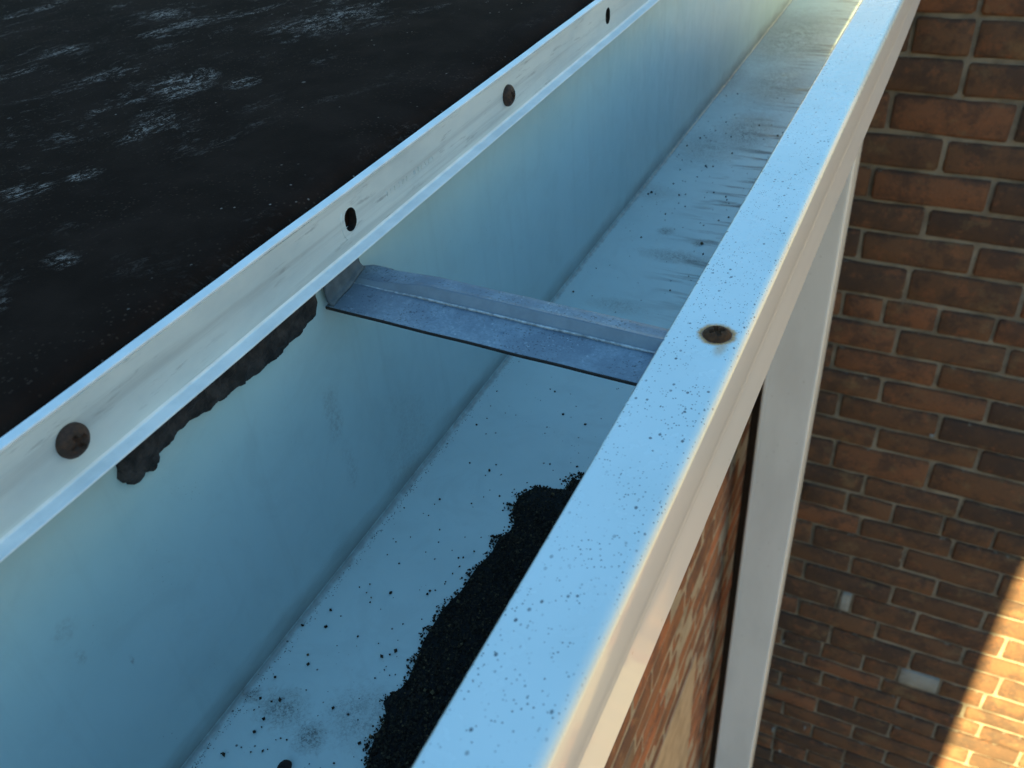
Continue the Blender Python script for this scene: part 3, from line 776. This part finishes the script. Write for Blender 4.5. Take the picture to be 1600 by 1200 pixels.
# ------------------------------------------------------------------ sealant hanging under the bar
low = [(190, 738), (196, 747), (207, 747), (216, 744), (222, 734), (232, 735), (241, 726), (243, 716), (250, 707), (264.7, 691), (270, 680), (288.7, 661), (315, 646.7), (336.7, 629), (355, 617), (368.7, 605), (390, 592), (416.7, 570.7), (435, 554.7), (448.7, 538.7), (470, 517), (483, 501), (490, 484), (492, 470)]
pts = [on_x(u, v, BX) for u, v in low]
ys_ = [p.y for p in pts]; 
cols = 170; rowsn = 10
vs_, fs = [], []
def lowz(y):
    for a, b in zip(pts[:-1], pts[1:]):
        if a.y <= y <= b.y or b.y <= y <= a.y:
            t = 0 if abs(b.y - a.y) < 1e-9 else (y - a.y) / (b.y - a.y); return a.z + (b.z - a.z) * t
    return pts[-1].z
ya, yz = min(ys_), max(ys_)
for i in range(cols + 1):
    y = ya + (yz - ya) * i / cols
    zl = lowz(y) + .0011 * noise.noise(Vector((y * 380, 2, 0))) + .0007 * noise.noise(Vector((y * 1100, 7, 0)))
    zt = -.1786
    for j in range(rowsn + 1):
        t = j / rowsn; z = zt + (zl - zt) * t
        th = .0044 * math.sqrt(max(0, 1 - t ** 3)) * min(1, (i + 2) / 6, (cols - i + 1) / 6)
        th += (.0018 * noise.noise(Vector((y * 200, z * 200, 0))) + .0006 * noise.noise(Vector((y * 700, z * 700, 3)))) * (1 if j < rowsn else 0)
        vs_.append((BX + max(.0002, th), y, z))
for i in range(cols):
    for j in range(rowsn):
        a = i * (rowsn + 1) + j; fs.append((a, a + 1, a + rowsn + 2, a + rowsn + 1))
n0 = len(vs_)
for (u, v, r) in [(199, 733, .0045), (208, 737, .0042), (236, 727, .0021), (229, 729, .0018), (215, 725, .004), (196, 722, .004), (203, 744, .0014), (214, 744, .0012), (193, 741, .0012), (225, 712, .004)]:
    c0 = on_x(u, v, BX); b0 = len(vs_)
    for j in range(6):
        ph = math.pi / 2 * j / 5
        for k in range(12):
            a = 2 * math.pi * k / 12; rr = r * math.cos(ph) * (1 + .22 * noise.noise(Vector((k * .9, u, j * .5))))
            vs_.append((BX + .0001 + min(r, .0035) * math.sin(ph), c0.y + rr * math.cos(a), c0.z + rr * math.sin(a)))
    for j in range(5):
        for k in range(12):
            a = b0 + j * 12 + k; b = b0 + j * 12 + (k + 1) % 12; fs.append((a, b, b + 12, a + 12))
tag(link('sealant_smear', mesh('sealant_smear', vs_, fs, True), M_seal), 'ragged dark sealant oozing from under the silver bar onto the gutter back', 'sealant')

# ------------------------------------------------------------------ hanger strap
hang = thing('gutter_hanger', (-.15, .255, -.197), 'galvanised steel hanger strap bridging the white gutter, with a pressed rib', 'hanger')
A0 = on_x(505, 478, BX); A1 = on_x(565, 408, BX)
XF = -.058
F0 = on_z(990, 598, -.1955); F1 = on_z(1035, 515, -.1932)
def lineY(A, F, x): t = (x - A.x) / (F.x - A.x); return A.y + (F.y - A.y) * t, A.z + (F.z - A.z) * t
# strips of the pressed strap: s along the width (0 near .. 1 far), h above the near/far line
M_rib = mat_simple('smooth_zinc_rib', (0.17, 0.205, 0.235), (0.21, 0.25, 0.28), 90, 0.55, 0.2, 0.0004, 0.3, 0.1)
M_worn = mat_simple('rubbed_bright_zinc', (0.50, 0.54, 0.56), (0.20, 0.23, 0.25), 420, 0.45, 0.4, 0.0004, 0.5, 0.2)
M_dark_edge = mat_simple('dark_steel_edge', (0.020, 0.018, 0.017), (0.035, 0.028, 0.024), 200, 0.7, 0.3, 0.0004, 0.2)  # almost black, for the thin near edge of the strap
strips = [('near_edge', [(-.006, -.0012), (-.006, -.0003), (.004, .0001)], M_dark_edge),
          ('near_panel', [(.004, .0001), (.03, .0001), (.30, -.0002), (.50, -.0001), (.555, .0003)], M_galv),
          ('rib_edge', [(.555, .0003), (.562, .0010), (.575, .0012), (.585, .0007)], M_worn),
          ('rib', [(.585, .0007), (.60, .0010), (.665, .0042), (.680, .0046)], M_rib),
          ('far_panel', [(.680, .0046), (.700, .0044), (.715, .0036), (.80, .0030), (.90, .0027), (.985, .0024), (1.0, .0020), (1.0, .0004)], M_galv)]
xs_ = [BX + .0012 + (XF - BX - .0012) * k / 70 for k in range(71)]
def strap_pt(x, s_, h_):
    y0_, z0_ = lineY(A0, F0, x); y1_, z1_ = lineY(A1, F1, x)
    fade = min(1.0, max(.10, (x - BX - .010) / .03))
    hh = h_ * (fade if h_ > .0004 else 1)
    yy = y0_ + (y1_ - y0_) * s_
    if s_ > .9: yy -= .0040 * max(0, 1 - (x - BX) / .006) * (s_ - .9) / .1          # rounded notch by the wall
    zz = z0_ + (z1_ - z0_) * s_ - .0012 * s_ + hh + .00025 * noise.noise(Vector((x * 50, yy * 50, 0)))
    return (x, yy, zz)
for nm, pr, mt in strips:
    vs_, fs = [], []; nC = len(pr)
    for x in xs_:
        for (s_, h_) in pr: vs_.append(strap_pt(x, s_, h_))
    for i in range(70):
        for j in range(nC - 1):
            a = i * nC + j; fs.append((a, a + 1, a + nC + 1, a + nC))
    st_o = link(nm, mesh(nm, vs_, fs, True), mt, hang)
    bm = bmesh.new(); bm.from_mesh(st_o.data)
    if sum(f.normal.z for f in bm.faces) < 0: bmesh.ops.reverse_faces(bm, faces=bm.faces)
    bm.to_mesh(st_o.data); bm.free()
    sd = st_o.modifiers.new('thickness', 'SOLIDIFY'); sd.thickness = .0007; sd.offset = -1
# upturned tab against the gutter back, caught under the bar
vs_, fs = [], []
ya_, yb_ = A0.y + .0008, A1.y - .0045
for k in range(25):
    t = k / 24; y = ya_ + (yb_ - ya_) * t; zc_ = A0.z + (A1.z - A0.z) * t
    for (dx, dz) in [(.0045, .0002), (.0030, .0007), (.0020, .0020), (.0016, .0040), (.0016, .0125)]:
        vs_.append((BX + dx + .0003, y, zc_ + dz + (.0004 * math.sin(t * 9))))
for k in range(24):
    for j in range(4):
        a = k * 5 + j; fs.append((a, a + 1, a + 6, a + 5))
tb = link('wall_tab', mesh('wall_tab', vs_, fs, True), mat_simple('dull_zinc_tab', (0.085, 0.105, 0.125), (0.13, 0.155, 0.18), 160, 0.6, 0.3, 0.0004, 0.2), hang)
sd = tb.modifiers.new('thickness', 'SOLIDIFY'); sd.thickness = .0009; sd.offset = 0
# stamped pip on the near panel
pc = on_z(790, 520, -.1948)
vs_, fs = [], []
for q, (oy, ox) in enumerate(((-.0016, -.0009), (.0016, .0009))):
    b0 = len(vs_)
    for j in range(3):
        for k in range(14):
            a = 2 * math.pi * k / 14; rr = (.0015, .0011, .0007)[j]; hh = (0, .0005, .00005)[j]
            vs_.append((pc.x + ox + rr * 1.1 * math.cos(a), pc.y + oy + rr * math.sin(a), pc.z + hh + .0001))
    for j in range(2):
        for k in range(14):
            a = b0 + j * 14 + k; b = b0 + j * 14 + (k + 1) % 14; fs.append((a, b, b + 14, a + 14))
    fs.append(tuple(b0 + 28 + k for k in range(14)))
link('stamped_pip', mesh('stamped_pip', vs_, fs, True), M_galv, hang)
sc = screw((LIP_SCREW.x, LIP_SCREW.y, LZ), Matrix.Rotation(.03, 4, 'X'), hang, .55)
sm2 = SM.copy(); sm2.materials.clear(); sm2.materials.append(mat_simple('rusted_screw', (0.060, 0.026, 0.013), (0.115, 0.046, 0.018), 420, 0.7, 0.6, 0.0005, 0.15)); sc.data = sm2
sc['label'] = 'rusted screw driven through the gutter lip'

# ------------------------------------------------------------------ granules washed off a roof
def granule(s, c, r, rnd):
    b = len(s.v); tone = rnd.random()
    q = [(1,0,0),(-1,0,0),(0,1,0),(0,-1,0),(0,0,1),(0,0,-1)]
    R3 = Matrix.Rotation(rnd.uniform(0, 6.28), 3, Vector((rnd.random() - .5, rnd.random() - .5, rnd.random() - .5)).normalized())
    for d in q:
        v = R3 @ (Vector(d) * r * rnd.uniform(.65, 1.25)); s.v.append(W(Vector(c) + v)); s.t.append(tone)
    for f in ((0,2,4),(2,1,4),(1,3,4),(3,0,4),(2,0,5),(1,2,5),(3,1,5),(0,3,5)): s.f.append(tuple(b + i for i in f))
rnd = random.Random(21)
gl = [(565, 1200), (578, 1150), (598, 1120), (592, 1090), (628, 1068), (650, 1015), (655, 1000), (680, 960), (690, 945), (715, 922), (735, 890), (762, 862), (772, 840), (798, 822), (792, 795), (806, 770), (835, 757), (855, 768), (868, 772), (885, 752), (905, 738)]
gb = [on_z(u, v, FZ) for u, v in gl]
gb.insert(0, Vector((gb[0].x - .004, .04, FZ)))
def left_x(y):
    best = None
    for a, b in zip(gb[:-1], gb[1:]):
        lo, hi = sorted((a.y, b.y))
        if lo <= y <= hi and hi > lo:
            x = a.x + (b.x - a.x) * (y - a.y) / (b.y - a.y); best = x if best is None else min(best, x)
    return best
pile = Stuff(); ymax = max(p.y for p in gb); NG = 0
tries = 0
while NG < 20000 and tries < 120000:
    tries += 1
    y = rnd.uniform(.05, ymax); lx = left_x(y)
    if lx is None: continue
    lx += .0040 * noise.noise(Vector((y * 130, 0, 0))) + .0022 * noise.noise(Vector((y * 300, 9, 0))) + .0018 * noise.noise(Vector((y * 620, 3, 0)))
    x = rnd.uniform(lx - .002, -.112)
    d = x - lx
    if d < 0 and rnd.random() > .07: continue
    if d < .0025 and rnd.random() < .3: continue
    ramp_ = min(1.0, max(0, d) / .016)
    hgt = .0028 * ramp_ ** .8
    if y > .285: hgt *= .6
    r = rnd.choice((.00026, .00036, .00045, .00055, .00075)) * rnd.uniform(.85, 1.15) * (1.5 if rnd.random() < .06 else 1)
    z = FZ + r * .6 + (rnd.uniform(.55, 1) * hgt if d > 0 else 0)
    granule(pile, (x, y, z), r, rnd); NG += 1
# the heap under the surface grains
vs_ = []
pil = pile.build('granule_heap', M_gran, None, False); tag(pil, 'dark heap of shingle granules lying along the gutter floor beneath the front lip', 'granules', None, 'stuff')
nyb, nxb = 60, 10
vs_, fs = [], []
for i in range(nyb + 1):
    y = .05 + (ymax - .006 - .05) * i / nyb; lx = (left_x(y) or -.12) + .002
    for j in range(nxb + 1):
        t = j / nxb; x = lx + (-.112 - lx) * t
        vs_.append((x, y, FZ + .0001 + .0016 * min(1, (x - lx) / .012) ** .8))
for i in range(nyb):
    for j in range(nxb):
        a = i * (nxb + 1) + j; fs.append((a, a + 1, a + nxb + 2, a + nxb + 1))
ml = link('fine_silt', mesh('fine_silt', vs_, fs, True), mat_simple('black_silt', (.010, .010, .010), (.022, .020, .018), 600, .95, .8, .001), pil)

loose = Stuff()
def drop(x, y, r): granule(loose, (x, y, FZ + r * .7), r, rnd)
for _ in range(330):
    y = rnd.uniform(.07, .9) ** 1.15; x = rnd.uniform(-.214, -.128)
    if (left_x(y) or 9) < x + .002: continue
    drop(x, y, rnd.choice((.0003, .0004, .0005, .0006, .0009)) * rnd.uniform(.8, 1.15))
for _ in range(70):                     # near the heap
    y = rnd.uniform(.06, ymax + .02); lx = left_x(min(y, ymax - .001)) or -.13
    drop(lx - abs(rnd.gauss(0, .012)), y, rnd.uniform(.0003, .0007))
for _ in range(520):                     # caught in the fold
    y = rnd.uniform(.05, .40); drop(BX + .0024 + abs(rnd.gauss(0, .0016)), y, rnd.uniform(.00012, .0003))
for (u, v, r) in [(597, 1027, .0011), (482, 1039, .0009), (481, 1024, .0008), (517, 954, .0010), (510, 980, .0009), (508, 980, .0007), (473, 978, .0008), (430, 1059, .0008), (438, 1095, .0011), (425, 1097, .0008), (413, 1125, .0010), (398, 1145, .0010), (350, 1180, .0012), (521, 1107, .0009), (562, 1163, .0010), (619, 1018, .0011), (1018, 302, .0013), (1047, 455, .001), (920, 290, .001), (1096, 382, .0017)]:
    p = on_z(u, v, FZ); drop(p.x, p.y, r)
tag(loose.build('loose_granules', M_gran, None, False), 'loose dark granules scattered over the white gutter floor', 'granules', None, 'stuff')
# a larger dark pebble
pp = on_z(447, 1203, FZ); bm = bmesh.new(); bmesh.ops.create_icosphere(bm, subdivisions=3, radius=.0027)
for v in bm.verts: v.co *= 1 + .25 * noise.noise(v.co * 500); v.co.z *= .75
me = bpy.data.meshes.new('pebble'); bm.to_mesh(me); bm.free(); me.polygons.foreach_set('use_smooth', [True] * len(me.polygons))
pb = link('pebble', me, M_recess); pb.location = W((pp.x, pp.y, FZ + .0019)); tag(pb, 'small round dark pebble, largest loose grain on the gutter floor', 'pebble')

# ------------------------------------------------------------------ downspout in the corner
DY = 1.47
dx0, dx1 = -.159 * DY, -.0895 * DY
DYB = DY + .078
ds = thing('downspout', ((dx0 + dx1) / 2, (DY + DYB) / 2, -EYE), 'white rectangular downspout running down the corner of the two brick walls', 'downspout')
def rrect(x0, x1, y0, y1, r, n=6):
    o = []
    for (cx, cy, a0) in ((x1 - r, y1 - r, 0), (x0 + r, y1 - r, 90), (x0 + r, y0 + r, 180), (x1 - r, y0 + r, 270)):
        for k in range(n + 1):
            a = math.radians(a0 + 90 * k / n); o.append((cx + r * math.cos(a), cy + r * math.sin(a)))
    return o
ring = rrect(dx0, dx1, DY, DYB, .0055)
# shallow lock seam along the front, near the house side
gi = [i for i, p in enumerate(ring) if abs(p[1] - DY) < 1e-6]
i0 = gi[0] + 1
seam = [(dx0 + .0095, DY), (dx0 + .0100, DY + .0012), (dx0 + .0112, DY + .0012), (dx0 + .0118, DY + .0004), (dx1 - .012, DY + .0002), (dx1 - .0095, DY)]
ring = ring[:i0] + seam + ring[i0:]
zs = [-.3285, -.8, -1.4, -2.0, -2.6, -3.2, -3.62]
vs_, fs = [], []
for z in zs:
    for (x, y) in ring: vs_.append((x, y, z))
n = len(ring)
for k in range(len(zs) - 1):
    for i in range(n): fs.append((k * n + i, k * n + (i + 1) % n, (k + 1) * n + (i + 1) % n, (k + 1) * n + i))
pm = mesh('pipe', vs_, fs, True)
po = link('pipe', pm, M_pipe, ds)
es = po.modifiers.new('split', 'EDGE_SPLIT'); es.split_angle = math.radians(28)
v, f = box_vf((dx0 + .004, DY + .004, -3.70), (dx1 - .004, DYB - .004, -3.6205))
link('foot', mesh('foot', v, f), M_pipe, ds)
